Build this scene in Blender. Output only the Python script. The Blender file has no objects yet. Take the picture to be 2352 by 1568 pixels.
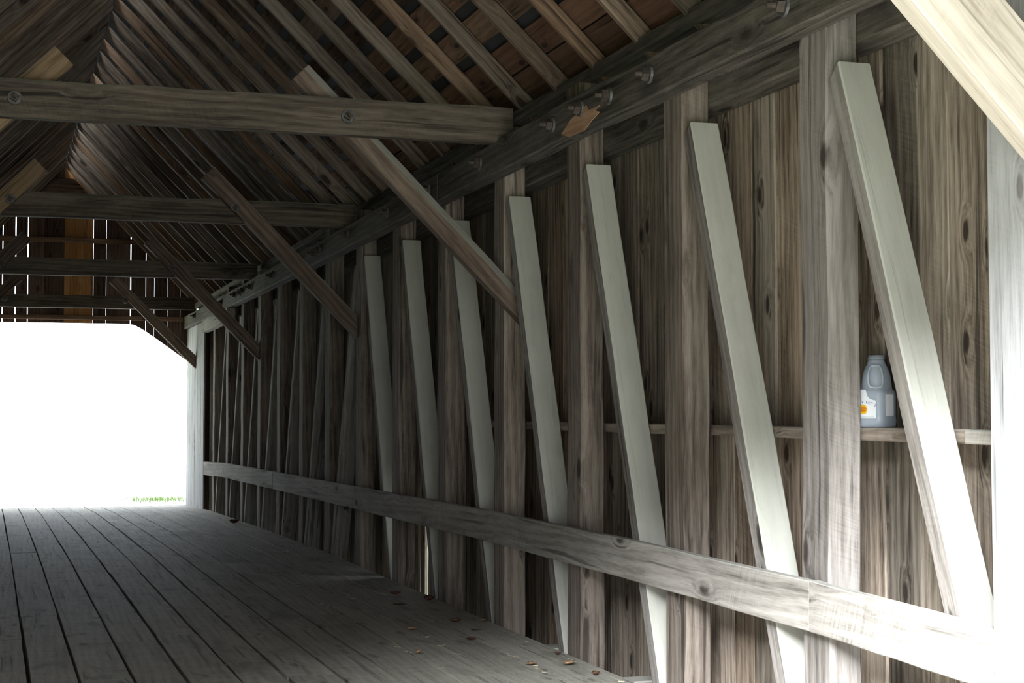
import bpy, math, random
from mathutils import Vector, Matrix
random.seed(11)
S = bpy.context.scene
COL = S.collection

# ------------------------------------------------------------------ camera, sky, exposure
cam_d = bpy.data.cameras.new('camera'); cam = bpy.data.objects.new('camera', cam_d); COL.objects.link(cam)
cam_d.sensor_width = 36.0; cam_d.lens = 3709.0 / 2352.0 * 36.0
cam_d.clip_start = .05; cam_d.clip_end = 500
cam.location = (0, 0, 1.43)
cam.rotation_euler = (math.radians(90 + 2.4), 0, math.radians(-17.9185))
S.camera = cam
world = bpy.data.worlds.new('sky'); S.world = world; world.use_nodes = True
bg = world.node_tree.nodes['Background']
bg.inputs['Color'].default_value = (.84, .92, 1.0, 1)
bg.inputs['Strength'].default_value = 5.0
sun_d = bpy.data.lights.new('hazy_sun_offscreen', 'SUN'); sun_d.energy = 60.0; sun_d.angle = math.radians(30); sun_d.color = (.88, .94, 1.0)
sun = bpy.data.objects.new('hazy_sun_offscreen', sun_d); COL.objects.link(sun)
SUN_EL, SUN_AZ = math.radians(31), math.radians(29)      # sun stands behind the camera and to its left
sun.rotation_euler = Vector((math.sin(SUN_AZ) * math.cos(SUN_EL), math.cos(SUN_AZ) * math.cos(SUN_EL), -math.sin(SUN_EL))).to_track_quat('-Z', 'Y').to_euler()
S.view_settings.view_transform = 'Standard'; S.view_settings.look = 'None'
S.view_settings.gamma = 1; S.view_settings.use_curve_mapping = False
S.view_settings.exposure = -0.1

# ------------------------------------------------------------------ layout of the bridge
WX = 3.3            # road face of the right truss posts
XM = 1.15           # centre line of the bridge
PN = 1.472          # post spacing
YC = 15.02          # far edge of the middle post
POST_W, POST_D = .235, .15
SIDE_X = WX + .32   # inner face of the siding
Y_NEAR, Y_FAR = 1.9, 28.3

def interp(pts, y):
    if y <= pts[0][0]: return pts[0][1]
    for (a, b), (c, d) in zip(pts, pts[1:]):
        if y <= c: return b + (d - b) * (y - a) / (c - a)
    return pts[-1][1]
def z_chord(y): return interp([(4.5, 3.23), (8.4, 3.228), (12.9, 3.187), (17, 3.135), (24.4, 3.063), (27.5, 3.03), (28.4, 3.02)], y)
def z_rail(y): return interp([(4.73, .685), (6.03, .719), (8, .735), (10.44, .739), (14.8, .712), (19.4, .682), (23.75, .65), (25.96, .597)], y)
def z_floor(y): return interp([(2, 0), (16, 0), (20, -.04), (25, -.112), (28.3, -.215)], y)
def z_plate(y): return z_chord(y) + .215

# ------------------------------------------------------------------ materials
def nt(m):
    m.use_nodes = True; t = m.node_tree; t.nodes.clear(); return t
class NB:
    def __init__(s, m): s.t = nt(m); s.L = s.t.links
    def n(s, typ, **k):
        o = s.t.nodes.new(typ)
        for a, b in k.items(): setattr(o, a, b)
        return o
    def put(s, sock, v):
        if hasattr(v, 'is_output') or hasattr(v, 'links'): s.L.new(v, sock)
        else: sock.default_value = v
    def math(s, op, a, b=None, c=None, clamp=False):
        o = s.n('ShaderNodeMath', operation=op, use_clamp=clamp); s.put(o.inputs[0], a)
        if b is not None: s.put(o.inputs[1], b)
        if c is not None: s.put(o.inputs[2], c)
        return o.outputs[0]
    def vmath(s, op, a, b):
        o = s.n('ShaderNodeVectorMath', operation=op); s.put(o.inputs[0], a); s.put(o.inputs[1], b); return o.outputs[0]
    def noise(s, v, scale=1, detail=4, rough=.55, dist=0):
        o = s.n('ShaderNodeTexNoise'); s.put(o.inputs['Vector'], v)
        o.inputs['Scale'].default_value = scale; o.inputs['Detail'].default_value = detail
        o.inputs['Roughness'].default_value = rough; o.inputs['Distortion'].default_value = dist
        return o.outputs['Fac']
    def ramp(s, f, stops):
        o = s.n('ShaderNodeValToRGB'); s.put(o.inputs[0], f); e = o.color_ramp.elements
        while len(e) < len(stops): e.new(.5)
        for i, (p, c) in enumerate(stops): e[i].position = p; e[i].color = (*c, 1) if len(c) == 3 else c
        return o.outputs[0]
    def rng(s, f, a, b, c=0, d=1, smooth=False):
        o = s.n('ShaderNodeMapRange'); o.clamp = True
        if smooth: o.interpolation_type = 'SMOOTHSTEP'
        s.put(o.inputs[0], f)
        for i, v in enumerate((a, b, c, d)): o.inputs[i + 1].default_value = v
        return o.outputs[0]
    def mix(s, f, a, b, typ='MIX'):
        o = s.n('ShaderNodeMix', data_type='RGBA', blend_type=typ); s.put(o.inputs[0], f); s.put(o.inputs[6], a); s.put(o.inputs[7], b)
        return o.outputs[2]

def wood(name, dark, mid, light, dust=None, dust_amt=0., vary=.35, knots=1., bump=.35, rough=.85, knot_col=(.03, .02, .015), saw=.05, hue=None, dust_lo=.08, dust_hi=.2, grime=0., spec=.25, ripple=0., flat=False):
    m = bpy.data.materials.new(name); b = NB(m)
    tc = b.n('ShaderNodeTexCoord').outputs['Object']
    inf = b.n('ShaderNodeObjectInfo').outputs['Random']
    off = b.n('ShaderNodeCombineXYZ'); b.put(off.inputs[0], b.math('MULTIPLY', inf, 371.)); b.put(off.inputs[1], b.math('MULTIPLY', inf, 93.)); b.put(off.inputs[2], b.math('MULTIPLY', inf, 57.))
    v = b.vmath('ADD', tc, off.outputs[0])
    # knots: sparse cells stretched along the grain
    vk = b.vmath('MULTIPLY', v, (2.2, 5.2, 1.) if flat else (1.7, 4.4, 4.4))
    vo = b.n('ShaderNodeTexVoronoi', voronoi_dimensions='2D' if flat else '3D'); b.put(vo.inputs['Vector'], vk); vo.inputs['Scale'].default_value = 1; vo.inputs['Randomness'].default_value = 1
    sep = b.n('ShaderNodeSeparateColor'); b.L.new(vo.outputs['Color'], sep.inputs[0])
    on = b.math('GREATER_THAN', sep.outputs[0], .66 if flat else .45)
    kd = b.math('ADD', vo.outputs['Distance'], b.math('MULTIPLY', b.math('SUBTRACT', b.noise(b.vmath('MULTIPLY', v, (20, 40, 40)), 1, 3), .5), .06))
    knot = b.math('MULTIPLY', b.rng(kd, .06 if flat else .07, .13 if flat else .15, 1, 0, True), on)
    halo = b.math('MULTIPLY', b.rng(kd, .05, .34, 1, 0, True), on)
    # grain that wanders along the board and swells round the knots
    sx = b.n('ShaderNodeSeparateXYZ'); b.L.new(v, sx.inputs[0])
    wan = b.math('MULTIPLY', b.math('SUBTRACT', b.noise(b.vmath('MULTIPLY', v, (1.3, 3, 3)), 1, 3, .5), .5), .035)
    bend = b.math('ADD', b.math('MULTIPLY', halo, .04), wan)
    cx = b.n('ShaderNodeCombineXYZ'); b.put(cx.inputs[0], sx.outputs[0]); b.put(cx.inputs[1], b.math('ADD', sx.outputs[1], bend)); b.put(cx.inputs[2], b.math('ADD', sx.outputs[2], bend))
    vg = cx.outputs[0]
    fine = b.noise(b.vmath('MULTIPLY', vg, (6, 105, 105)), 1, 5, .62)
    broad = b.noise(b.vmath('MULTIPLY', vg, (.6, 8, 8)), 1, 4, .55, .6)
    stain = b.noise(b.vmath('MULTIPLY', v, (1.1, 3.2, 3.2)), 1, 6, .62, .5)
    wv = b.n('ShaderNodeTexWave', wave_type='BANDS', bands_direction='DIAGONAL'); b.put(wv.inputs['Vector'], b.vmath('MULTIPLY', vg, (.25, 9, 9)))
    wv.inputs['Scale'].default_value = 1.3; wv.inputs['Distortion'].default_value = 5; wv.inputs['Detail'].default_value = 3; wv.inputs['Detail Scale'].default_value = .8
    rings = wv.outputs['Fac']
    f = b.math('ADD', b.math('MULTIPLY', fine, .32), b.math('MULTIPLY', broad, .36))
    f = b.math('ADD', f, b.math('MULTIPLY', rings, .07)); f = b.math('ADD', f, b.math('MULTIPLY', stain, .31))
    if saw:
        sk = b.n('ShaderNodeCombineXYZ'); b.put(sk.inputs[0], b.math('ADD', sx.outputs[0], b.math('MULTIPLY', b.math('ADD', sx.outputs[1], sx.outputs[2]), .35))); b.put(sk.inputs[1], sx.outputs[1]); b.put(sk.inputs[2], sx.outputs[2])
        sw = b.noise(b.vmath('MULTIPLY', sk.outputs[0], (120, 5, 5)), 1, 2, .5)
        smask = b.rng(b.noise(b.vmath('MULTIPLY', v, (1.6, 3, 3)), 1, 2), .45, .65, 0, 1, True)
        f = b.math('ADD', f, b.math('MULTIPLY', b.math('MULTIPLY', b.math('SUBTRACT', sw, .5), smask), saw * 2))
    if ripple:
        rp_ = b.noise(b.vmath('MULTIPLY', v, (16, 4, 4)), 1, 3, .55)
        f = b.math('ADD', f, b.math('MULTIPLY', b.math('SUBTRACT', rp_, .5), ripple))
    f = b.math('SUBTRACT', f, b.math('MULTIPLY', knot, .1))
    col = b.ramp(f, [(.375, dark), (.50, mid), (.635, light)])
    # dark cracks along the grain
    crack = b.noise(b.vmath('MULTIPLY', vg, (.7, 26, 26)), 1, 3, .5)
    col = b.mix(b.math('MULTIPLY', b.rng(crack, .60, .68, 0, 1), .75), col, (dark[0] * .5, dark[1] * .5, dark[2] * .5, 1))
    if grime:
        g = b.rng(stain, .52, .68, 0, grime, True)
        col = b.mix(g, col, (dark[0] * .55, dark[1] * .55, dark[2] * .55, 1))
    if knots: col = b.mix(b.math('MULTIPLY', knot, .85 * knots), col, (*knot_col, 1))
    if knots: col = b.mix(b.math('MULTIPLY', halo, .22 * knots), col, (*knot_col, 1))
    val = b.rng(inf, 0, 1, 1 - vary, 1 + vary)
    col = b.mix(1., col, b.n('ShaderNodeRGB').outputs[0], 'MULTIPLY') if False else col
    vm = b.n('ShaderNodeVectorMath', operation='SCALE'); b.L.new(col, vm.inputs[0]); b.L.new(val, vm.inputs['Scale']); col = vm.outputs[0]
    if hue:
        wn = b.n('ShaderNodeTexWhiteNoise', noise_dimensions='1D'); b.put(wn.inputs['W'], b.math('MULTIPLY', inf, 77.7))
        mm = b.n('ShaderNodeMix', data_type='RGBA', blend_type='MULTIPLY'); mm.inputs[0].default_value = 1
        b.L.new(col, mm.inputs[6])
        b.L.new(b.ramp(wn.outputs['Value'], [(0, hue[0]), (.5, (1, 1, 1)), (1, hue[1])]), mm.inputs[7]); col = mm.outputs[2]
    if dust:
        nz = b.n('ShaderNodeSeparateXYZ'); b.L.new(b.n('ShaderNodeNewGeometry').outputs['Normal'], nz.inputs[0])
        df = b.math('MULTIPLY', b.rng(nz.outputs[2], dust_lo, dust_hi, 0, 1), dust_amt)
        dn = b.rng(b.noise(b.vmath('MULTIPLY', v, (3, 9, 9)), 1, 5, .6), .3, .75, .72, 1.)
        col = b.mix(b.math('MULTIPLY', df, dn), col, (*dust, 1))
    p = b.n('ShaderNodeBsdfPrincipled'); b.put(p.inputs['Base Color'], col); p.inputs['Roughness'].default_value = rough
    p.inputs['Specular IOR Level'].default_value = spec
    bp = b.n('ShaderNodeBump'); bp.inputs['Strength'].default_value = bump; bp.inputs['Distance'].default_value = .006
    b.put(bp.inputs['Height'], b.math('SUBTRACT', f, b.math('MULTIPLY', b.rng(crack, .62, .72, 0, 1), .6))); b.L.new(bp.outputs[0], p.inputs['Normal'])
    o = b.n('ShaderNodeOutputMaterial'); b.L.new(p.outputs[0], o.inputs[0])
    return m

def plain(name, colr, rough=.7, metal=0, spec=.4, noise=0, trans=0, nscale=30):
    m = bpy.data.materials.new(name); b = NB(m)
    p = b.n('ShaderNodeBsdfPrincipled'); p.inputs['Roughness'].default_value = rough; p.inputs['Metallic'].default_value = metal
    p.inputs['Specular IOR Level'].default_value = spec; p.inputs['Transmission Weight'].default_value = trans
    if noise:
        n = b.noise(b.n('ShaderNodeTexCoord').outputs['Object'], nscale, 5, .6)
        b.put(p.inputs['Base Color'], b.ramp(n, [(.3, tuple(c * (1 - noise) for c in colr)), (.7, tuple(min(1, c * (1 + noise)) for c in colr))]))
    else: p.inputs['Base Color'].default_value = (*colr, 1)
    o = b.n('ShaderNodeOutputMaterial'); b.L.new(p.outputs[0], o.inputs[0]); return m

DUST = (.44, .433, .372)
M = {}
M['siding'] = wood('weathered_siding', (0.044, 0.032, 0.024), (0.185, 0.144, 0.109), (0.378, 0.306, 0.242), vary=.38, hue=((1.05, .97, .90), (.95, 1., 1.02)), flat=True)
M['post'] = wood('weathered_post', (0.041, 0.032, 0.025), (0.156, 0.123, 0.098), (0.282, 0.234, 0.193), vary=.22, dust=DUST, dust_amt=.4)
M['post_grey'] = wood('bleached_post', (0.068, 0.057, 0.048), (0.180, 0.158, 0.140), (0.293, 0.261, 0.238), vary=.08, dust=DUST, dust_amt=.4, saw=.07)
M['brace'] = wood('dusty_brace', (0.096, 0.084, 0.072), (0.204, 0.180, 0.159), (0.316, 0.288, 0.259), dust=DUST, dust_amt=.93, vary=.10)
M['tie'] = wood('tie_timber', (0.025, 0.019, 0.014), (0.084, 0.066, 0.050), (0.155, 0.127, 0.096), vary=.18, dust=(.25, .25, .19), dust_amt=.6, bump=.5, grime=.5)
M['chord'] = wood('chord_timber', (0.022, 0.020, 0.015), (0.079, 0.069, 0.055), (0.158, 0.138, 0.114), vary=.1, dust=(.25, .24, .19), dust_amt=.5, bump=.5, grime=.6)
M['knee'] = wood('knee_timber', (0.041, 0.027, 0.019), (0.117, 0.083, 0.061), (0.216, 0.162, 0.122), vary=.2, dust=DUST, dust_amt=.85)
M['knee_tan'] = wood('tan_knee_timber', (0.096, 0.060, 0.032), (0.216, 0.144, 0.080), (0.304, 0.216, 0.132), vary=.1, dust=DUST, dust_amt=.6)
M['fresh'] = wood('fresh_pine', (0.315, 0.261, 0.206), (0.468, 0.406, 0.335), (0.582, 0.522, 0.441), vary=.0, knots=.8, knot_col=(.30, .15, .06), saw=.12, flat=True)
M['panel'] = wood('bleached_board', (0.187, 0.179, 0.176), (0.343, 0.335, 0.328), (0.452, 0.445, 0.437), vary=.06, knots=.4, knot_col=(.14, .12, .11), saw=.04, flat=True)
M['rail'] = wood('rail_plank', (0.142, 0.125, 0.106), (0.277, 0.249, 0.218), (0.404, 0.369, 0.328), vary=.1, dust=DUST, dust_amt=.6, saw=.14, grime=.25)
M['floor'] = wood('floor_plank', (0.13, 0.118, 0.095), (0.30, 0.272, 0.222), (0.43, 0.395, 0.325), vary=.14, dust=DUST, dust_amt=.35, bump=1.0, knots=.5, saw=.16, grime=.7, rough=.68, spec=.22, ripple=.2, flat=True)
M['roof'] = wood('roof_board', (0.040, 0.024, 0.014), (0.119, 0.074, 0.045), (0.189, 0.123, 0.078), vary=.5, hue=((.8, .62, .58), (1.0, 1.12, 1.2)), flat=True)
M['rafter'] = wood('rafter_timber', (0.043, 0.032, 0.023), (0.136, 0.103, 0.075), (0.248, 0.202, 0.156), vary=.35, hue=((1.05, .86, .72), (1., 1.02, 1.05)))
M['gable'] = wood('gable_board', (0.030, 0.018, 0.012), (0.085, 0.052, 0.036), (0.140, 0.090, 0.065), vary=.4, flat=True)
M['gable_new'] = wood('new_gable_board', (.20, .085, .025), (.36, .17, .055), (.46, .24, .09), vary=.08, flat=True)
M['gable_girt'] = wood('gable_girt', (.07, .04, .025), (.17, .10, .06), (.25, .16, .10), vary=.1)
M['split'] = wood('split_wood', (.20, .10, .055), (.36, .20, .12), (.50, .31, .19), vary=0, knots=0)
M['iron'] = plain('rusty_iron', (.07, .055, .045), .75, .2, .4, .45)
M['lead'] = plain('grey_washer', (.10, .095, .09), .6, .4, .4, .35)
M['metal_roof'] = plain('dark_roofing', (.025, .026, .028), .8)
M['gravel'] = plain('pale_gravel', (.62, .60, .56), .95, noise=.2, nscale=9)
M['grass'] = plain('grass', (.20, .30, .07), .8)
M['turf'] = plain('turf', (.22, .27, .11), .95, noise=.4, nscale=3)
M['leaf_brown'] = plain('dead_leaf_brown', (.10, .042, .022), .6, noise=.4, nscale=60)
M['leaf_tan'] = plain('dead_leaf_tan', (.34, .20, .11), .65, noise=.35, nscale=60)
M['straw'] = plain('dry_straw', (.40, .34, .24), .8)
M['water'] = plain('river', (.03, .035, .03), .1)

# ------------------------------------------------------------------ object helpers
def link(name, me, mat=None, parent=None, mw=None):
    o = bpy.data.objects.new(name, me); COL.objects.link(o)
    if mat: me.materials.append(mat)
    if mw is None: mw = Matrix()
    if parent is not None:
        o.parent = parent; o.matrix_basis = world_of(parent).inverted() @ mw
    else: o.matrix_basis = mw
    return o
def world_of(o):
    m = o.matrix_basis.copy()
    while o.parent: o = o.parent; m = o.matrix_basis @ m
    return m
def tag(o, label, cat, group=None):
    o['label'] = label; o['category'] = cat
    if group: o['group'] = group
    return o
def empty(name, loc):
    o = bpy.data.objects.new(name, None); COL.objects.link(o); o.matrix_basis = Matrix.Translation(loc); o.empty_display_size = .1; return o
def frame(p0, p1, up):
    x = (Vector(p1) - Vector(p0)); L = x.length; x.normalize()
    z = Vector(up) - x * x.dot(Vector(up)); z.normalize(); y = z.cross(x)
    m = Matrix((x, y, z)).transposed().to_4x4(); m.translation = Vector(p0); return m, L
def timber(name, p0, p1, w, h, mat, parent=None, up=(0, 0, 1), seg=None, wob=.0025, ch=.006, k0=0, k1=0, zoff=None, topwob=0, bev=0):
    """squared timber from p0 to p1 along its axis; w across, h along 'up'; k0/k1 shear the end cuts"""
    mw, L = frame(p0, p1, up)
    if seg is None: seg = max(1, min(14, int(L / .35)))
    vs, fs = [], []; a, c = w / 2, h / 2; ch = min(ch, a * .4, c * .4)
    sec = [(-a + ch, -c), (a - ch, -c), (a, -c + ch), (a, c - ch), (a - ch, c), (-a + ch, c), (-a, c - ch), (-a, -c + ch)]
    if bev: sec[5] = (-a + bev, c); sec[6] = (-a, c - bev)
    for i in range(seg + 1):
        t = i / seg; d = [random.uniform(-wob, wob) for _ in range(4)]
        tw = random.uniform(-topwob, topwob * .4); zo = zoff(t) if zoff else 0
        for (y, z) in sec:
            yy = y + (d[0] if y > 0 else d[1]); zz = z + ((d[2] + tw) if z > 0 else d[3])
            x = t * L
            if i == 0: x += k0 * z
            if i == seg: x += k1 * z
            vs.append((x, yy, zz + zo))
    for i in range(seg):
        for j in range(8):
            q = (j + 1) % 8; fs.append((i * 8 + j, i * 8 + q, (i + 1) * 8 + q, (i + 1) * 8 + j))
    fs.append(tuple(range(7, -1, -1))); fs.append(tuple(seg * 8 + j for j in range(8)))
    fs = [tuple(reversed(f)) for f in fs]
    me = bpy.data.meshes.new(name); me.from_pydata(vs, [], fs); fix(me)
    return link(name, me, mat, parent, mw)
import bmesh
def fix(me):
    b = bmesh.new(); b.from_mesh(me); bmesh.ops.recalc_face_normals(b, faces=b.faces); b.to_mesh(me); b.free(); me.update()
def prism(name, poly, t, mw, mat, parent=None):
    """polygon in local x,y extruded by t along local z"""
    n = len(poly); vs = [(x, y, 0) for x, y in poly] + [(x, y, t) for x, y in poly]
    fs = [tuple(range(n)), tuple(range(2 * n - 1, n - 1, -1))] + [(i, (i + 1) % n, n + (i + 1) % n, n + i) for i in range(n)]
    me = bpy.data.meshes.new(name); me.from_pydata(vs, [], fs); fix(me)
    return link(name, me, mat, parent, mw)
def basis(x, y, loc):
    x = Vector(x); y = Vector(y); z = x.cross(y); m = Matrix((x, y, z)).transposed().to_4x4(); m.translation = Vector(loc); return m
def struct(o): o['kind'] = 'structure'; return o
ORD = ['zeroth', 'first', 'second', 'third', 'fourth', 'fifth', 'sixth', 'seventh', 'eighth', 'ninth', 'tenth', 'eleventh', 'twelfth', 'thirteenth', 'fourteenth']

# ------------------------------------------------------------------ floor
random.seed(20)
floor = struct(empty('floor', (XM, 8, 0)))
edges = [-.93, -.64, -.36, -.07, .217, .475, .746, 1.017, 1.284, 1.534, 1.81, 2.09, 2.371, 2.637, 2.90, 3.24]
for i, (x0, x1) in enumerate(zip(edges, edges[1:])):
    y = Y_NEAR + .05 - random.uniform(0, .0)
    cuts = [y]; zp = random.uniform(-.003, .0) if x0 < 2 else 0.
    y += random.uniform(2.2, 5.2)
    while y < Y_FAR - 2: cuts.append(y); y += random.uniform(3.4, 5.4)
    cuts.append(Y_FAR + .1)
    for a, c in zip(cuts, cuts[1:]):
        g = random.choice([.004, .006, .008, .011]) if x0 < 2.2 else random.choice([.002, .003, .005]); zz = -.0012 * cuts.index(a) + zp
        za, zc = z_floor(a), z_floor(c); eg = random.choice([.004, .010, .016]) if x0 < 1.2 else .0015
        timber('plank', ((x0 + x1) / 2, a + eg, za - .025 + zz), ((x0 + x1) / 2, c - eg, zc - .025 + zz), x1 - x0 - g * 2, .05, M['floor'], floor,
               wob=.0015 if x0 < 1.5 else .0004, ch=.003 if x0 < 1.5 else .0012, seg=8, zoff=(lambda t, a=a, c=c, za=za, zc=zc: z_floor(a + (c - a) * t) - (za + (zc - za) * t)))
for k, (yb) in enumerate([8.30, 9.60, 10.88]):
    b = timber('floor_beam', (WX - .45, yb, -.20), (SIDE_X - .03, yb, -.20), .16, .30, M['rail'], None, wob=.002)
    tag(b, 'grey end of a cross beam showing at the floor edge, %s on from the jug' % ORD[k + 1], 'beam', 'floor beam ends between the posts')
under = timber('floor_joists', (XM, Y_NEAR + .1, -.42), (XM, Y_FAR, -.52), 4.0, .1, M['chord'], floor, seg=1)

# ------------------------------------------------------------------ right wall: siding boards
random.seed(21)
def siding(name, xin, sgn, ys, mat):
    root = struct(empty(name, (xin, 15, 0)))
    y = ys[0]
    while y < ys[1]:
        w = random.choice([.09, .17, .2, .22, .25, .27, .3]); gap = random.choice([.0, .001, .002, .003])
        if sgn > 0 and 13.3 < y < 13.595: w = 13.6 - y
        dx = random.choice([0, .002, .010, .014])
        if sgn > 0 and abs(y - 13.6) < .004:
            w = .3
            # a board whose lower edge has split away, daylight shows through
            mw = basis((0, 0, 1), (0, 1, 0), (xin + .012 + dx + .025, 0, 0))
            prism('plank', [(-.4, y + .155), (.75, y + .150), (.95, y + .002), (3.05, y + .002), (3.05, y + w), (-.4, y + w)], .025, mw, mat, root)
        else:
            timber('plank', (xin + sgn * (.014 + dx), y + w / 2, -.4), (xin + sgn * (.014 + dx), y + w / 2, z_plate(y) - .39), w - gap, .025, mat, root, up=(1, 0, 0), seg=5, wob=.003, ch=.006)
        y += w
    return root
siding('wall_right', SIDE_X, 1, (2.0, 28.3), M['siding'])
siding('wall_left', 2 * XM - SIDE_X, -1, (2.0, 28.3), M['siding'])

# ------------------------------------------------------------------ right truss: posts, braces, chords, plate, rail
random.seed(22)
def post_label(k):
    n = k + 6
    if k == -6: return 'bleached grey wall post standing beside the plastic jug'
    if k == -7: return 'wall post half hidden behind the pale portal panel, nearer the daylight than the jug'
    return 'brown weathered wall post, %s post along from the one beside the jug' % ORD[n]
posts = {}
for k in range(-7, 8):
    y1 = YC + PN * k; y = y1 - POST_W / 2; ztop = z_plate(y) - .075
    if k == -7: y -= .04
    if min(abs(9.41 + .66 * q - y) for q in range(-11, 29)) < .18: ztop -= .085      # cut down where a rafter crosses
    w = POST_W * random.uniform(.96, 1.04)
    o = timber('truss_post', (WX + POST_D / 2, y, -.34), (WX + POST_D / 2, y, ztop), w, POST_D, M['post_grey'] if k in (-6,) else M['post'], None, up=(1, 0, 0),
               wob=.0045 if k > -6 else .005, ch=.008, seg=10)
    posts[k] = y
    tag(o, post_label(k), 'post', 'truss posts along the boarded wall')
bi = 0
for k in range(-6, 8):
    y = posts[k]; foot_k = k - 1
    if k <= 0:      # leans towards the near portal
        ytop = y - POST_W / 2 - .055; yf = posts[k - 1] + POST_W / 2 + .10; pz = (WX + .075)
        p1 = (WX + .081, ytop, 2.825); p0 = (WX + .081, yf - .02, -.12)
        lab = ('pale dusty diagonal brace leaning across in front of the shelf with the jug' if k == -6 else
               'pale dusty diagonal brace, %s along from the brace in front of the jug' % ORD[k + 6])
        if k == 0: lab = 'pale dusty diagonal brace, last to lean this way, set against the middle post'
        dx, slope = .155, (yf - .02 - ytop) / (2.945)
        o = timber('diagonal_brace', p0, p1, .155, .10, M['brace'], None, up=(0, -1, .4), wob=.0025, k1=-slope * 1.0, seg=8)
        tag(o, lab, 'brace', 'diagonal braces leaning to the near portal')
for k in range(0, 7):   # far half: braces lean towards the far portal, each seen edge on
    y = posts[k]; ytop = y + POST_W / 2 + .055; yf = posts[k + 1] - POST_W / 2 - .08
    zc = z_floor(yf)
    o = timber('diagonal_brace', (WX + .081, yf, -.15 + zc), (WX + .081, ytop, 2.79 + zc * .8), .155, .10, M['brace'], None, up=(0, 1, .4), wob=.0025, seg=6)
    tag(o, 'dark slanting brace seen edge on, %s one beyond the middle post' % ORD[k + 1], 'brace', 'diagonal braces leaning to the far portal')

# upper chord on the road side, in three lengths, with its bolts
BOLTS = [6.068, 7.533, 8.097, 8.536, 9.02, 10.52, 11.878, 13.226, 14.79, 16.149, 16.403, 17.236, 17.629, 19.0, 20.643, 21.313, 21.584, 22.024, 23.407, 26.564]
def disc(vs, fs, x0, x1, r0, r1, cy, cz, n=18, ell=1.0):
    b = len(vs)
    for x, r in ((x0, r0), (x1, r1)):
        for j in range(n): a = 2 * math.pi * j / n; vs.append((x, cy + r * math.cos(a), cz + r * ell * math.sin(a)))
    for j in range(n): q = (j + 1) % n; fs.append((b + j, b + q, b + n + q, b + n + j))
    fs.append(tuple(b + j for j in range(n))); fs.append(tuple(b + n + j for j in range(n)))
def mesh_of(name, vs, fs):
    me = bpy.data.meshes.new(name); me.from_pydata(vs, [], fs); fix(me); return me
vs, fs = [], []
disc(vs, fs, 0, .012, .050, .046, 0, 0, 20); ME_WASH = mesh_of('washer', vs, fs)
vs, fs = [], []
disc(vs, fs, .012, .046, .034, .032, 0, 0, 4); disc(vs, fs, .046, .085, .014, .012, 0, 0, 10); ME_NUT = mesh_of('nut', vs, fs)
ME_WASH.materials.append(M['lead']); ME_NUT.materials.append(M['iron'])
def bolt(parent, loc, d, s=1., tilt=0):
    d = Vector(d); mw = d.to_track_quat('X', 'Z').to_matrix().to_4x4() @ Matrix.Rotation(tilt, 4, 'X') @ Matrix.Scale(s, 4); mw.translation = Vector(loc)
    w = bpy.data.objects.new('washer', ME_WASH); COL.objects.link(w); w.parent = parent; w.matrix_basis = world_of(parent).inverted() @ mw
    n = bpy.data.objects.new('nut', ME_NUT); COL.objects.link(n); n.parent = w; n.matrix_basis = Matrix()
    w['label'] = 'round iron washer under a bolt'; n['label'] = 'rusty square nut on bolt end'
CH_W, CH_H = .127, .215
cuts = [4.2, 11.62, 19.95, 28.25]
clab = ['long dark upper beam length with four big bolts and an orange splintered patch',
        'dark upper beam length on the wall posts between the two nearer cross ties',
        'grey-lit upper beam length running out to the far opening']
for i, (a, c) in enumerate(zip(cuts, cuts[1:])):
    za, zc = z_chord(a) - CH_H / 2, z_chord(c) - CH_H / 2
    o = timber('chord_beam', (WX - CH_W / 2 - .001, a + .003, za), (WX - CH_W / 2 - .001, c - .003, zc), CH_W, CH_H, M['chord'], None, seg=26, wob=.003, ch=.01, topwob=.010,
               zoff=(lambda t, a=a, c=c, za=za, zc=zc: z_chord(a + (c - a) * t) - CH_H / 2 - (za + (zc - za) * t)))
    tag(o, clab[i], 'beam', 'road-side upper chord')
    for yb in BOLTS:
        if a < yb < c: bolt(o, (WX - CH_W - .002, yb, z_chord(yb) - .098 + random.uniform(-.008, .008)), (-1, 0, .0), 1.0, random.uniform(-.5, .5))
    if i == 0:
        sp = [(x * 1.25, z * 1.2) for x, z in [(0, -.03), (.10, -.062), (.30, -.065), (.42, -.03), (.50, -.012), (.44, .006), (.50, .018), (.36, .022), (.33, .05), (.26, .035), (.14, .02)]]
        pts = [(x, z) for x, z in sp]
        mw = basis((0, -1, 0), (0, 0, 1), (WX - CH_W + .004, 8.93, z_chord(8.7) - CH_H + .075))
        mw = basis((0, -1, 0), (0, 0, 1), (WX - CH_W - .0, 8.86, z_chord(8.7) - CH_H + .066))
        s = prism('splintered_patch', pts, .006, mw, M['split'], o); s['label'] = 'raw orange splintered patch of broken wood'
        # prism extrudes along x cross y = (0,-1,0)x(0,0,1) = -x : towards the road
o = timber('outer_chord_beam', (SIDE_X - .086, 4.2, 3.045), (SIDE_X - .086, 28.25, 2.84), .164, .16, M['chord'], None, seg=20, ch=.01,
           zoff=lambda t: (z_chord(4.2 + 24.05 * t) - .185 - (3.045 + (2.84 - 3.045) * t)))
tag(o, 'dark upper beam behind the wall posts, against the siding boards', 'beam')
o = timber('chord_bolster', (WX - .071, 22.85, 2.765), (WX - .071, 25.75, 2.735), .118, .18, M['rail'], None, seg=6, wob=.006)
tag(o, 'pale bolster block bolted under the upper beam by the far opening', 'beam')
o = timber('wall_plate', (WX + .10, 2.0, z_plate(2) - .035), (WX + .10, 28.25, z_plate(28.25) - .035), .15, .07, M['chord'], None, seg=26, ch=.008,
           zoff=lambda t: (z_plate(2 + 26.25 * t) - (z_plate(2) + (z_plate(28.25) - z_plate(2)) * t)))
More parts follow.
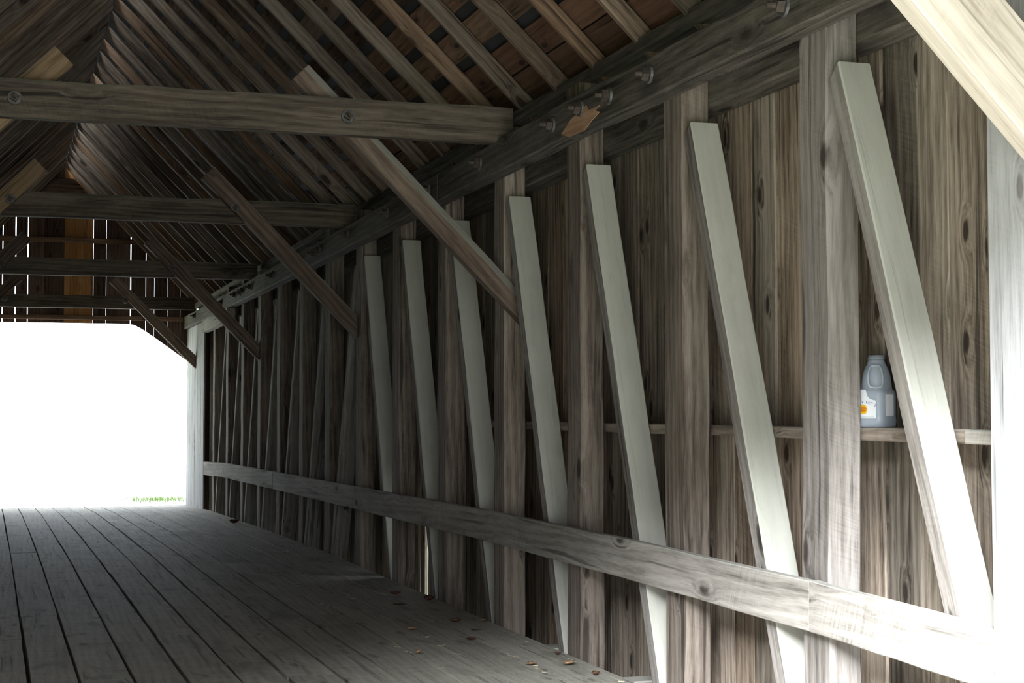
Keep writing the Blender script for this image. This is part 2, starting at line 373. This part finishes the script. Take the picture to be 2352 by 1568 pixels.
tag(o, 'dark mossy wall plate carrying the rafter feet above the upper beam', 'beam')

# guard rail
rail = tag(empty('guard_rail', (WX, 15, .6)), 'low grey guard rail of wide planks nailed along the wall posts', 'rail')
rc = [4.735, 6.033, 10.443, 14.812, 19.381, 25.96]
for a, c in zip(rc, rc[1:]):
    za, zc = z_rail(a) - .105, z_rail(c) - .105
    timber('plank', (WX - .033, a + .003, za), (WX - .033, c - .003, zc), .048, .21, M['rail'], rail, seg=12, ch=.004, wob=.002,
           zoff=(lambda t, a=a, c=c, za=za, zc=zc: z_rail(a + (c - a) * t) - .105 - (za + (zc - za) * t)))

# girt that makes a shelf behind the posts
g1 = timber('shelf_board', (SIDE_X - .079, 5.22, 1.327), (SIDE_X - .079, 16.0, 1.312), .150, .052, M['post'], None, seg=14, wob=.002)
tag(g1, 'long narrow horizontal board behind the posts that the jug stands on', 'board')
g2 = timber('shelf_board', (SIDE_X - .084, 2.6, 1.328), (SIDE_X - .084, 5.21, 1.327), .162, .054, M['rail'], None, seg=4, wob=.002)
tag(g2, 'short pale horizontal board on the siding beside the portal panel', 'board')

# ------------------------------------------------------------------ roof
random.seed(23)
RZ = 5.49                                            # underside of the rafters at the ridge
roof = struct(empty('ceiling', (XM, 15, 3.4)))
def slope_pt(y, s, side, lift=0.):
    """point on the rafter underside; s metres across from ridge (0) to the post face (2.15) and on to the eave"""
    zf = z_plate(y); m = (RZ - zf) / 2.15; a = math.atan(m)
    return Vector((XM + side * (s + math.sin(a) * lift), y, RZ - m * s + math.cos(a) * lift)), a
RY = [9.41 + .66 * i for i in range(-11, 29)]
TIE_Y = [(10.15, 'nearest big cross tie'), (15.1, 'middle cross tie'), (20.9, 'third cross tie'), (27.15, 'last cross tie')]
def rafter_label(i, side):
    y = RY[i]; where = 'above the jug wall' if side > 0 else 'on the slope opposite the jug wall'
    if y < TIE_Y[0][0]:
        k = sum(1 for v in RY if y <= v < TIE_Y[0][0]); return 'roof rafter %s, %s before the %s' % (where, ORD[k], TIE_Y[0][1])
    t = [q for q in TIE_Y if q[0] <= y][-1]; k = sum(1 for v in RY if t[0] <= v <= y)
    return 'roof rafter %s, %s beyond the %s' % (where, ORD[k], t[1])
for i, y in enumerate(RY):
    for side in (1, -1):
        if y > 28.1 or y < 2.1: continue
        p0, a = slope_pt(y, -.03, side, .055); p1, _ = slope_pt(y, 2.62, side, .055)
        up = (side * math.sin(a), 0, math.cos(a)); jy = random.uniform(-.02, .02); p0.y += jy; p1.y += jy
        o = timber('rafter', p0, p1, random.choice([.045, .05, .058]), .11, M['rafter'], None, up=up, wob=.004, ch=.008, seg=8, k0=-math.tan(a))
        tag(o, rafter_label(i, side), 'rafter',
            'rafters above the jug wall' if side > 0 else 'rafters of the opposite roof slope')
for side in (1, -1):
    s = 2.66; n = 0                                    # boards laid from the eave up
    a0 = math.atan((RZ - 3.44) / 2.15); ca = math.cos(a0)
    widths = [.15, .2, .2, .21, .2, .2, .19, .21, .2, .2, .21, .2, .2, .2, .19, .2, .2, .2, .2]
    gaps = [.012, .012, .08, .012, .075, .075, .08, .07, .08, .075, .012, .08, .07, .08, .075, .08, .08, .08, .08]
    while s > .12 and n < len(widths):
        w = widths[n]; s0 = s; s1 = max(.02, s - w * ca); sm = (s0 + s1) / 2
        ys = [2.0]; y = 2.0 + random.uniform(2, 4.5)
        while y < 27: ys.append(y); y += random.choice([2.64, 3.3, 3.96, 4.62])
        ys.append(28.28)
        for a, c in zip(ys, ys[1:]):
            p0, al = slope_pt(a + .003, sm, side, .135 + random.uniform(0, .002)); p1, _ = slope_pt(c - .003, sm, side, .135)
            timber('roof_board', p0, p1, (s0 - s1) / ca, .022, M['roof'], roof, up=(side * math.sin(al), 0, math.cos(al)), seg=1, wob=.003, ch=.003)
        s = s1 - gaps[n] * ca; n += 1
    yst = [1.8, 4.5, 8.4, 12.9, 17, 20.7, 24.4, 27.5, 28.45]
    for y0, y1 in zip(yst, yst[1:]):
        q = [slope_pt(y, s, side, l)[0] for y in (y0, y1) for s in (-.105, 2.8) for l in (.155, .170)]
        me = bpy.data.meshes.new('roofing'); me.from_pydata([tuple(v) for v in q], [], [(0, 2, 6, 4), (1, 5, 7, 3), (0, 1, 3, 2), (4, 6, 7, 5), (0, 4, 5, 1), (2, 3, 7, 6)]); fix(me)
        link('roofing', me, M['metal_roof'], roof)

# ------------------------------------------------------------------ tie beams and knee braces
random.seed(24)
def knee(yn, th, side, mat, label, zsum=5.49, w=.155, top=(1.89, 3.56), foot=3.295, dz=0., bev=0, group='knee braces under the cross ties'):
    """45 degree knee from above the tie down to the post face; axis runs on the line x+z = zsum"""
    def mx(x): return x if side > 0 else 2 * XM - x
    zt = top[1] + dz
    p0 = Vector((mx(top[0] + .0), yn + th / 2, zsum + dz - top[0])); p1 = Vector((mx(foot), yn + th / 2, zsum + dz - foot))
    o = timber('knee_brace', p0, p1, th, w, mat, None, up=(side, 0, 1), wob=.003, ch=.006, seg=8, k0=0, k1=-1, bev=bev)
    return tag(o, label, 'brace', group)
TIES = [ # near face y, thickness, z bottom, z top, knee near face, bolt on tie?
    (10.13, .11, 3.192, 3.430), (15.05, .12, 3.160, 3.381), (20.88, .12, 3.106, 3.318), (27.10, .12, 3.075, 3.284)]
tl = ['big weathered cross tie with a dark bolt near each end, the closest over the roadway',
      'second cross tie over the roadway with pale underside, at the middle post',
      'third cross tie over the roadway, between the middle post and the far gable',
      'last dark cross tie over the roadway, just inside the far gable']
dzs = [0, .0, -.04, -.06]
for i, (yn, th, zb, zt) in enumerate(TIES):
    x1 = 3.285 if i < 3 else 3.22
    o = timber('cross_tie', (2 * XM - x1, yn + th / 2, (zb + zt) / 2), (x1, yn + th / 2, (zb + zt) / 2), th, zt - zb, M['tie'], None, seg=16, wob=.003, ch=.012, topwob=.006)
    tag(o, tl[i], 'beam', 'cross ties')
    place = ['nearest big cross tie', 'middle cross tie', 'third cross tie', 'last cross tie'][i]
    for side in (1, -1):
        behind = (i == 0); kn = yn + th + .008 if behind else yn - .108
        mat = M['knee_tan'] if side < 0 and i in (0, 1) else M['knee']
        k = knee(kn, (.10 if not behind else .105), side, mat, 'knee brace dropping from the %s to the %s' % (place, 'jug wall' if side > 0 else 'other wall'), dz=dzs[i], bev=.055 if behind and side > 0 else 0,
                 foot=3.295 if i in (1, 2) else (3.54 if i == 0 and side > 0 else 3.23 if i == 3 else 3.295), zsum=5.50)
        bx = [2.166, 2.141, 2.179, 2.091][i] if side > 0 else 2 * XM - [2.18, 2.15, 2.179, 2.091][i]
        bz = [3.307, 3.295, 3.222, 3.196][i]
        bolt(o if behind else k, (bx, yn - .001 if behind else kn - .001, bz), (0, -1, 0), .9, .3)

# ------------------------------------------------------------------ far gable and portal
random.seed(25)
far = struct(empty('wall_far', (XM, Y_FAR, 2.9)))
def zroof(x): return 5.49 - .968 * abs(x - XM) + .185
def zbot(x):
    d = x - XM if x > XM else XM - x
    return interp([(1.10, 2.89), (1.20, 2.87), (1.35, 2.79), (1.6, 2.62), (2.17, 2.21)], d)
ge = [-1.0, -.78, -.52, -.28, -.05, .187, .396, .592, .845, 1.178, 1.421, 1.657, 1.87, 2.076, 2.287, 2.539, 2.679, 2.903, 3.122, 3.40]
gg = [.003, .003, .004, .003, .012, .016, .012, .0, .0, .0, .005, .004, .001, .016, .008, .004, .003, .003, 0]
for i, (a, c) in enumerate(zip(ge, ge[1:])):
    c2 = c - gg[i]; xs = [a, c2]
    if a < XM < c2: xs = [a, XM, c2]
    n = 4; bots = [(a + (c2 - a) * j / n) for j in range(n + 1)]
    poly = [(zbot(x), x) for x in bots] + [(zroof(x), x) for x in reversed(xs)]
    mw = basis((0, 0, 1), (1, 0, 0), (0, Y_FAR + random.uniform(0, .006), 0))    # extrudes along +y
    prism('plank', poly, .025, mw, M['gable_new'] if 1.1 < a < 1.5 else M['gable'], far)
for x0 in (3.268, 2 * XM - 3.268 - .38):
    prism('plank', [(-.4, x0), (2.95, x0), (2.95, x0 + .38), (-.4, x0 + .38)], .025, basis((0, 0, 1), (1, 0, 0), (0, Y_FAR, 0)), M['gable'], far)
for (z0, z1, x0, x1, m, lb) in ((4.25, 4.335, -.06, 2.36, 'gable_girt', 'thin reddish nailing board crossing the far gable'), (5.02, 5.33, .86, 1.44, 'gable', 'dark collar board high up in the peak of the far gable'),
                            (2.945, 3.02, -.9, 3.16, 'gable_girt', 'reddish portal header board under the last cross tie')):
    o = timber('gable_board', (x0, Y_FAR - .04, (z0 + z1) / 2), (x1, Y_FAR - .04, (z0 + z1) / 2), .06, z1 - z0, M[m], None, seg=6, wob=.002, k0=1.03 if z0 > 4 else 0, k1=-1.03 if z0 > 4 else 0); tag(o, lb, 'board')
def shelter(x, y0, y1, sgn, label, zt):
    r = empty('shelter_panel', (x, y0, 0)); n = max(1, round((y1 - y0) / .38)); w = (y1 - y0) / n
    for j in range(n):
        y = y0 + w * j; zb = z_floor(y) - .02
        timber('plank', (x + sgn * .0125, y + w / 2, zb), (x + sgn * .0125, y + w / 2, zt(y + w / 2)), w - .006, .025, M['panel'], r, up=(1, 0, 0), seg=6, wob=.002, ch=.004)
    return tag(r, label, 'panel', None)
shelter(3.24, 25.97, 28.27, 1, 'pale vertical-board panel lining the wall at the far opening', lambda y: z_chord(y) - CH_H - .004)
shelter(3.24, 1.95, 4.735, 1, 'bleached white upright boards lining the near portal, beside the jug bay', lambda y: 3.42)
shelter(2 * XM - 3.24, 1.95, 4.735, -1, 'bleached boards lining the near portal on the wall opposite the jug', lambda y: 3.42)
shelter(2 * XM - 3.24, 25.97, 28.27, -1, 'bleached boards lining the far portal on the wall opposite the jug', lambda y: 3.0)
# near portal knee and tie
o = timber('portal_knee_brace', (2.20, 4.43, 3.43), (3.238, 4.43, 2.392), .10, .262, M['fresh'], None, up=(1, 0, 1), k1=-1, seg=6, wob=.002)
tag(o, 'wide fresh pale pine knee brace with orange knots at the near portal', 'brace')
o = timber('portal_tie', (-.88, 4.57, 3.40), (3.18, 4.57, 3.40), .12, .22, M['tie'], None, seg=8)
tag(o, 'cross tie over the near portal that the fresh pine knee brace meets', 'beam')
near = struct(empty('wall_near', (XM, Y_NEAR, 2.9)))
for j in range(18):
    a = -1.2 + .26 * j; c = a + .258; xs = [a, c] if not a < XM < c else [a, XM, c]
    poly = [(2.95, a), (2.95, c)] + [(zroof(x), x) for x in reversed(xs)]
    prism('plank', poly, .025, basis((0, 0, 1), (1, 0, 0), (0, Y_NEAR, 0)), M['siding'], near)

# left truss, out of frame: posts and rail only, part of the left wall
wl = bpy.data.objects['wall_left']
for k in range(-7, 8):
    y = YC + PN * k - POST_W / 2
    timber('post', (2 * XM - WX - POST_D / 2, y, -.34), (2 * XM - WX - POST_D / 2, y, z_plate(y) - .2), POST_W, POST_D, M['post'], wl, up=(1, 0, 0), seg=2)
timber('chord', (2 * XM - WX + .064, 4.76, 3.12), (2 * XM - WX + .064, 25.94, 2.93), CH_W, CH_H, M['chord'], wl, seg=4)
timber('rail', (2 * XM - WX + .026, 4.74, .6), (2 * XM - WX + .026, 25.96, .5), .048, .21, M['rail'], wl, seg=4)

# ------------------------------------------------------------------ ground outside
random.seed(26)
def slab(name, x0, x1, y0, y1, z, mat, t=.2):
    me = bpy.data.meshes.new(name)
    me.from_pydata([(x, y, zz) for zz in (z - t, z) for y in (y0, y1) for x in (x0, x1)], [], [(0, 2, 3, 1), (4, 5, 7, 6), (0, 1, 5, 4), (2, 6, 7, 3), (0, 4, 6, 2), (1, 3, 7, 5)]); fix(me)
    return struct(link(name, me, mat))
slab('river', -120, 120, 1.5, 29, -2.4, M['water'])
slab('ground_near', -120, 120, -120, 1.5, -.06, M['turf'], 2.5)
slab('road_near', -1.6, 3.9, -120, 1.96, -.012, M['gravel'], .5)
slab('ground_far', -120, 120, 28.9, 200, -.34, M['turf'], 2.4)
slab('road_far', -3.5, 5.2, 28.35, 200, -.235, M['gravel'], .5)
# grass verge by the far opening
vs, fs = [], []
for i in range(500):
    x = random.gauss(3.0, .28); y = 30.2 + random.gauss(0, .35); h = random.uniform(.03, .10); a = random.uniform(0, 6.28); l = random.uniform(0, .05); b = len(vs)
    dx, dy = .006 * math.cos(a), .006 * math.sin(a)
    vs += [(x - dx, y - dy, -.236), (x + dx, y + dy, -.236), (x + l * math.sin(a), y + l * math.cos(a), -.236 + h)]; fs.append((b, b + 1, b + 2))
me = bpy.data.meshes.new('grass_tuft'); me.from_pydata(vs, [], fs); me.update()
g = link('grass_tuft', me, M['grass']); g['kind'] = 'stuff'; tag(g, 'tuft of green grass by the road outside the far opening', 'grass')

# ------------------------------------------------------------------ plastic jug on the shelf
def plastic():
    m = bpy.data.materials.new('milky_plastic'); b = NB(m)
    p = b.n('ShaderNodeBsdfPrincipled'); p.inputs['Base Color'].default_value = (.56, .61, .68, 1); p.inputs['Roughness'].default_value = .22
    p.inputs['Transmission Weight'].default_value = .55; p.inputs['IOR'].default_value = 1.25
    o = b.n('ShaderNodeOutputMaterial'); b.L.new(p.outputs[0], o.inputs[0]); return m
M['plastic'] = plastic()
M['paper'] = plain('label_paper', (.66, .66, .68), .5)
M['yellow'] = plain('label_yellow', (.70, .40, .015), .5)
M['ink'] = plain('label_ink', (.04, .09, .20), .5)
M['red_ink'] = plain('label_red_ink', (.45, .06, .015), .5)
M['grey_ink'] = plain('label_grey_ink', (.35, .36, .38), .6)
jz = 1.354; jug = empty('plastic_jug', (3.546, 5.988, jz))
jug.matrix_basis = Matrix.Translation((3.546, 5.988, jz)) @ Matrix.Rotation(math.radians(-67), 4, 'Z')
tag(jug, 'empty translucent plastic gallon jug with white label on the shelf board', 'jug')
def superell(a, e, hx, hy):
    c, s = math.cos(a), math.sin(a)
    return (hx * math.copysign(abs(c) ** e, c), hy * math.copysign(abs(s) ** e, s))
def loft(name, prof, mat, parent, n=40, smooth=True, cap0=True, cap1=False, thick=0):
    vs, fs = [], []
    for (z, hx, hy, e, ox) in prof:
        for j in range(n): x, y = superell(2 * math.pi * j / n, e, hx, hy); vs.append((x + ox, y, z))
    for i in range(len(prof) - 1):
        for j in range(n): q = (j + 1) % n; fs.append((i * n + j, i * n + q, (i + 1) * n + q, (i + 1) * n + j))
    if cap0: fs.append(tuple(range(n - 1, -1, -1)))
    if cap1: fs.append(tuple((len(prof) - 1) * n + j for j in range(n)))
    me = bpy.data.meshes.new(name); me.from_pydata(vs, [], fs); fix(me)
    if smooth:
        for p in me.polygons: p.use_smooth = True
    o = bpy.data.objects.new(name, me); COL.objects.link(o); me.materials.append(mat); o.parent = parent
    if thick:
        md = o.modifiers.new('wall', 'SOLIDIFY'); md.thickness = thick; md.offset = -1
    return o
B = .070
body = loft('body', [(0, B * .9, B * .9, .55, 0), (.006, B * .97, B * .97, .55, 0), (.03, B, B, .5, 0), (.038, B * .97, B * .97, .5, 0), (.05, B * .96, B * .96, .5, 0),
                     (.13, B * .96, B * .96, .5, 0), (.146, B * .95, B * .95, .52, 0), (.154, B * .90, B * .90, .56, 0), (.162, B * .83, B * .83, .66, 0), (.20, B * .80, B * .80, .74, 0), (.225, B * .76, B * .76, .82, 0),
                     (.245, B * .69, B * .69, .92, 0), (.262, B * .59, B * .59, 1, 0), (.275, B * .51, B * .51, 1, 0), (.280, .0355, .0355, 1, 0), (.283, .0335, .0335, 1, 0)], M['plastic'], jug, thick=.0012)
neck = loft('neck', [(.283, .0335, .0335, 1, 0), (.285, .0365, .0365, 1, 0), (.288, .0365, .0365, 1, 0), (.289, .034, .034, 1, 0), (.302, .034, .034, 1, 0)], M['plastic'], jug, cap0=False, thick=.0015)
# handle: raised frame ring on the camera-facing face of the jug
def tube(name, pts, r, mat, parent, n=10, closed=True):
    vs, fs = [], []; N = len(pts)
    for i, p in enumerate(pts):
        p = Vector(p); t = (Vector(pts[(i + 1) % N]) - Vector(pts[i - 1])).normalized(); a = t.orthogonal().normalized(); a = Vector((0, 1, 0)); a = (a - t * a.dot(t)).normalized(); b = t.cross(a)
        for j in range(n): u = 2 * math.pi * j / n; vs.append(tuple(p + (a * math.cos(u) + b * math.sin(u)) * r))
    for i in range(N if closed else N - 1):
        for j in range(n):
            q = (j + 1) % n; k = (i + 1) % N; fs.append((i * n + j, i * n + q, k * n + q, k * n + j))
    me = bpy.data.meshes.new(name); me.from_pydata(vs, [], fs); fix(me)
    for p in me.polygons: p.use_smooth = True
    o = bpy.data.objects.new(name, me); COL.objects.link(o); me.materials.append(mat); o.parent = parent; return o
hp = []
for j in range(32):
    u = 2 * math.pi * j / 32; x, z = superell(u, .5, .030, .046); zz = .213 + z
    rr = interp([(.15, .070), (.165, .0655), (.20, .0625), (.225, .0585), (.245, .0520), (.262, .0435)], zz)
    hp.append((x * (1 if z < 0 else 1 - 5 * z) - .004, -rr, zz))
hd = tube('handle', hp, .0048, M['plastic'], jug); hd.rotation_euler = (0, 0, math.radians(36))
def flat(name, poly, y, mat, parent, t=.0008):
    n = len(poly); vs = [(x, y, z) for x, z in poly] + [(x, y - t, z) for x, z in poly]
    fs = [tuple(range(n)), tuple(range(2 * n - 1, n - 1, -1))] + [(i, (i + 1) % n, n + (i + 1) % n, n + i) for i in range(n)]
    me = bpy.data.meshes.new(name); me.from_pydata(vs, [], fs); fix(me); o = bpy.data.objects.new(name, me); COL.objects.link(o); me.materials.append(mat); o.parent = parent; return o
FY = -.0682
lab = flat('label', [(-.064, .038), (.046, .038), (.048, .041), (.048, .108), (.044, .113), (.030, .115), (.014, .121), (.004, .131), (-.001, .146), (-.005, .158), (-.033, .158), (-.039, .146), (-.044, .131), (-.052, .121), (-.062, .115), (-.064, .108)], FY, M['paper'], jug)
lab['label'] = 'white paper label with blue lettering and yellow disc'
flat('seal', [(-.017 + .0215 * math.cos(u), .075 + .0205 * math.sin(u)) for u in [2 * math.pi * j / 28 for j in range(28)]], FY - .001, M['yellow'], lab)
for j, (zz, w) in enumerate(((.083, .026), (.075, .034), (.067, .028))): flat('seal_print', [(-.017 - w / 2, zz), (-.017 + w / 2, zz), (-.017 + w / 2, zz + .003), (-.017 - w / 2, zz + .003)], FY - .002, M['red_ink'], lab)
flat('small_print', [(-.04, .043), (.038, .043), (.038, .0445), (-.04, .0445)], FY - .001, M['grey_ink'], lab)
def text(s, size, mat, parent, mw):
    cu = bpy.data.curves.new('lettering', 'FONT'); cu.body = s; cu.size = size; cu.align_x = 'CENTER'; cu.extrude = .0002; cu.offset = .0003
    t = bpy.data.objects.new('tmp', cu); COL.objects.link(t); bpy.context.view_layer.update()
    me = bpy.data.meshes.new_from_object(t.evaluated_get(bpy.context.evaluated_depsgraph_get())); bpy.data.objects.remove(t)
    o = bpy.data.objects.new('lettering', me); COL.objects.link(o); me.materials.clear(); me.materials.append(mat); o.parent = parent; o.matrix_basis = mw; return o
word = "BABY RAY'S"
for j, ch in enumerate(word):
    if ch == ' ': continue
    u = (j - 4.5) / 4.5; x = -.004 + u * .045; z = .100 - .013 * u * u
    text(ch, .0165, M['ink'], lab, Matrix.Translation((x, FY - .0015, z)) @ Matrix.Rotation(u * .5, 4, 'Y') @ Matrix.Rotation(math.pi / 2, 4, 'X') @ Matrix.Diagonal((.72, 1, 1, 1)))
# second label on the adjoining right face
lb2 = bpy.data.objects.new('back_label', bpy.data.meshes.new('back_label'))
vsb = [(.0672, y, z) for y, z in ((-.03, .048), (.024, .048), (.024, .138), (-.03, .138))] + [(.0682, y, z) for y, z in ((-.03, .048), (.024, .048), (.024, .138), (-.03, .138))]
lb2.data.from_pydata(vsb, [], [(0, 1, 2, 3), (7, 6, 5, 4), (0, 4, 5, 1), (1, 5, 6, 2), (2, 6, 7, 3), (3, 7, 4, 0)]); fix(lb2.data); lb2.data.materials.append(M['paper']); COL.objects.link(lb2); lb2.parent = jug
lb2['label'] = 'plain white sticker with a torn lower edge'

# ------------------------------------------------------------------ dead leaves and straw on the floor
random.seed(27)
def leaf(name, loc, size, rz, mat, label, curl=.35, tilt=0.):
    n = 7; vs, fs = [], []
    for i in range(n + 1):
        t = i / n; w = size * .34 * math.sin(math.pi * min(1, t * .92 + .06)) ** .8; x = (t - .5) * size
        for s, q in ((-1, 1.), (-.5, .35), (0, 0), (.5, .35), (1, 1.)):
            zz = curl * size * (q * .45 * (w / (size * .34)) + .5 * (t - .5) ** 2 * 2) + random.uniform(0, .04) * size
            vs.append((x + random.uniform(-.02, .02) * size, s * w * (1 + .25 * ((i % 2) * 2 - 1) * abs(s)), zz + .001))
    for i in range(n):
        for j in range(4): fs.append((i * 5 + j, i * 5 + j + 1, (i + 1) * 5 + j + 1, (i + 1) * 5 + j))
    me = bpy.data.meshes.new(name); me.from_pydata(vs, [], fs); me.update()
    for p in me.polygons: p.use_smooth = True
    me.materials.append(mat)
    o = bpy.data.objects.new(name, me); COL.objects.link(o)
    md = o.modifiers.new('thickness', 'SOLIDIFY'); md.thickness = .0008
    o.location = loc; o.rotation_euler = (tilt, 0, rz)
    tag(o, label, 'leaf', 'dead leaves on the floor planks'); return o
LV = [(3.10, 8.55, .085, .6, 'leaf_tan', 'broad tan dead leaf lying at the floor edge by a post', .5),
      (3.0, 12.2, .09, .2, 'leaf_brown', 'curled dark brown leaf beside the guard rail, the farther of two', .5),
      (2.86, 11.5, .10, -.2, 'leaf_brown', 'flat red-brown leaf on a plank seam', .2),
      (3.14, 11.7, .10, .5, 'leaf_brown', 'rolled brown leaf close under the guard rail', .8),
      (2.99, 10.47, .085, .1, 'leaf_brown', 'small dark curled leaf alone on the wide edge plank', .6),
      (3.18, 10.47, .06, 1., 'leaf_tan', 'small orange leaf against the foot of a brace', .6),
      (3.01, 10.06, .07, .0, 'leaf_brown', 'thin brown leaf fragment lying crosswise', .1),
      (2.86, 9.66, .075, .4, 'leaf_brown', 'ragged reddish leaf scrap on the edge plank', .3),
      (3.17, 8.93, .05, .9, 'leaf_brown', 'tiny purple-brown leaf crumb', .4),
      (2.62, 10.2, .08, .3, 'leaf_tan', 'pale crumpled leaf caught in a plank seam', .5),
      (3.04, 21.1, .13, .3, 'leaf_brown', 'big dark brown leaf clump on the far floor by the posts', .9),
      (2.40, 9.2, .06, .9, 'leaf_tan', 'small light leaf standing in a plank seam', .8),
      (2.9, 8.62, .07, .1, 'leaf_tan', 'thin yellowish leaf with a dark edge on pale planks', .3),
      (3.12, 8.18, .05, .4, 'leaf_brown', 'dark leaf tip poking up at the floor edge', .9)]
for (x, y, s, r, m, lb, c) in LV: leaf('dead_leaf', (x, y, z_floor(y) + .004), s, r, M[m], lb, c)

# bits of straw and grit lying along the seams of the edge planks
vs, fs = [], []
for i in range(150):
    x = random.choice([2.371, 2.637, 2.90, 3.18]) + random.gauss(0, .02); y = random.uniform(7.8, 14); a = random.gauss(1.57, .7); l = random.uniform(.006, .035); w = random.uniform(.0008, .002); b = len(vs); z = z_floor(y) + .0005
    dx, dy = math.cos(a) * l, math.sin(a) * l; nx, ny = -math.sin(a) * w, math.cos(a) * w; h = random.uniform(.001, .004)
    vs += [(x - dx - nx, y - dy - ny, z), (x + dx - nx, y + dy - ny, z), (x + dx + nx, y + dy + ny, z), (x - dx + nx, y - dy + ny, z), (x - dx, y - dy, z + h), (x + dx, y + dy, z + h)]
    fs += [(b, b + 1, b + 5, b + 4), (b + 3, b + 4, b + 5, b + 2), (b, b + 4, b + 3), (b + 1, b + 2, b + 5), (b, b + 3, b + 2, b + 1)]
o = link('straw_litter', mesh_of('straw_litter', vs, fs), M['straw']); o['kind'] = 'stuff'
tag(o, 'dry straw and grit scattered along the seams of the edge planks', 'straw')
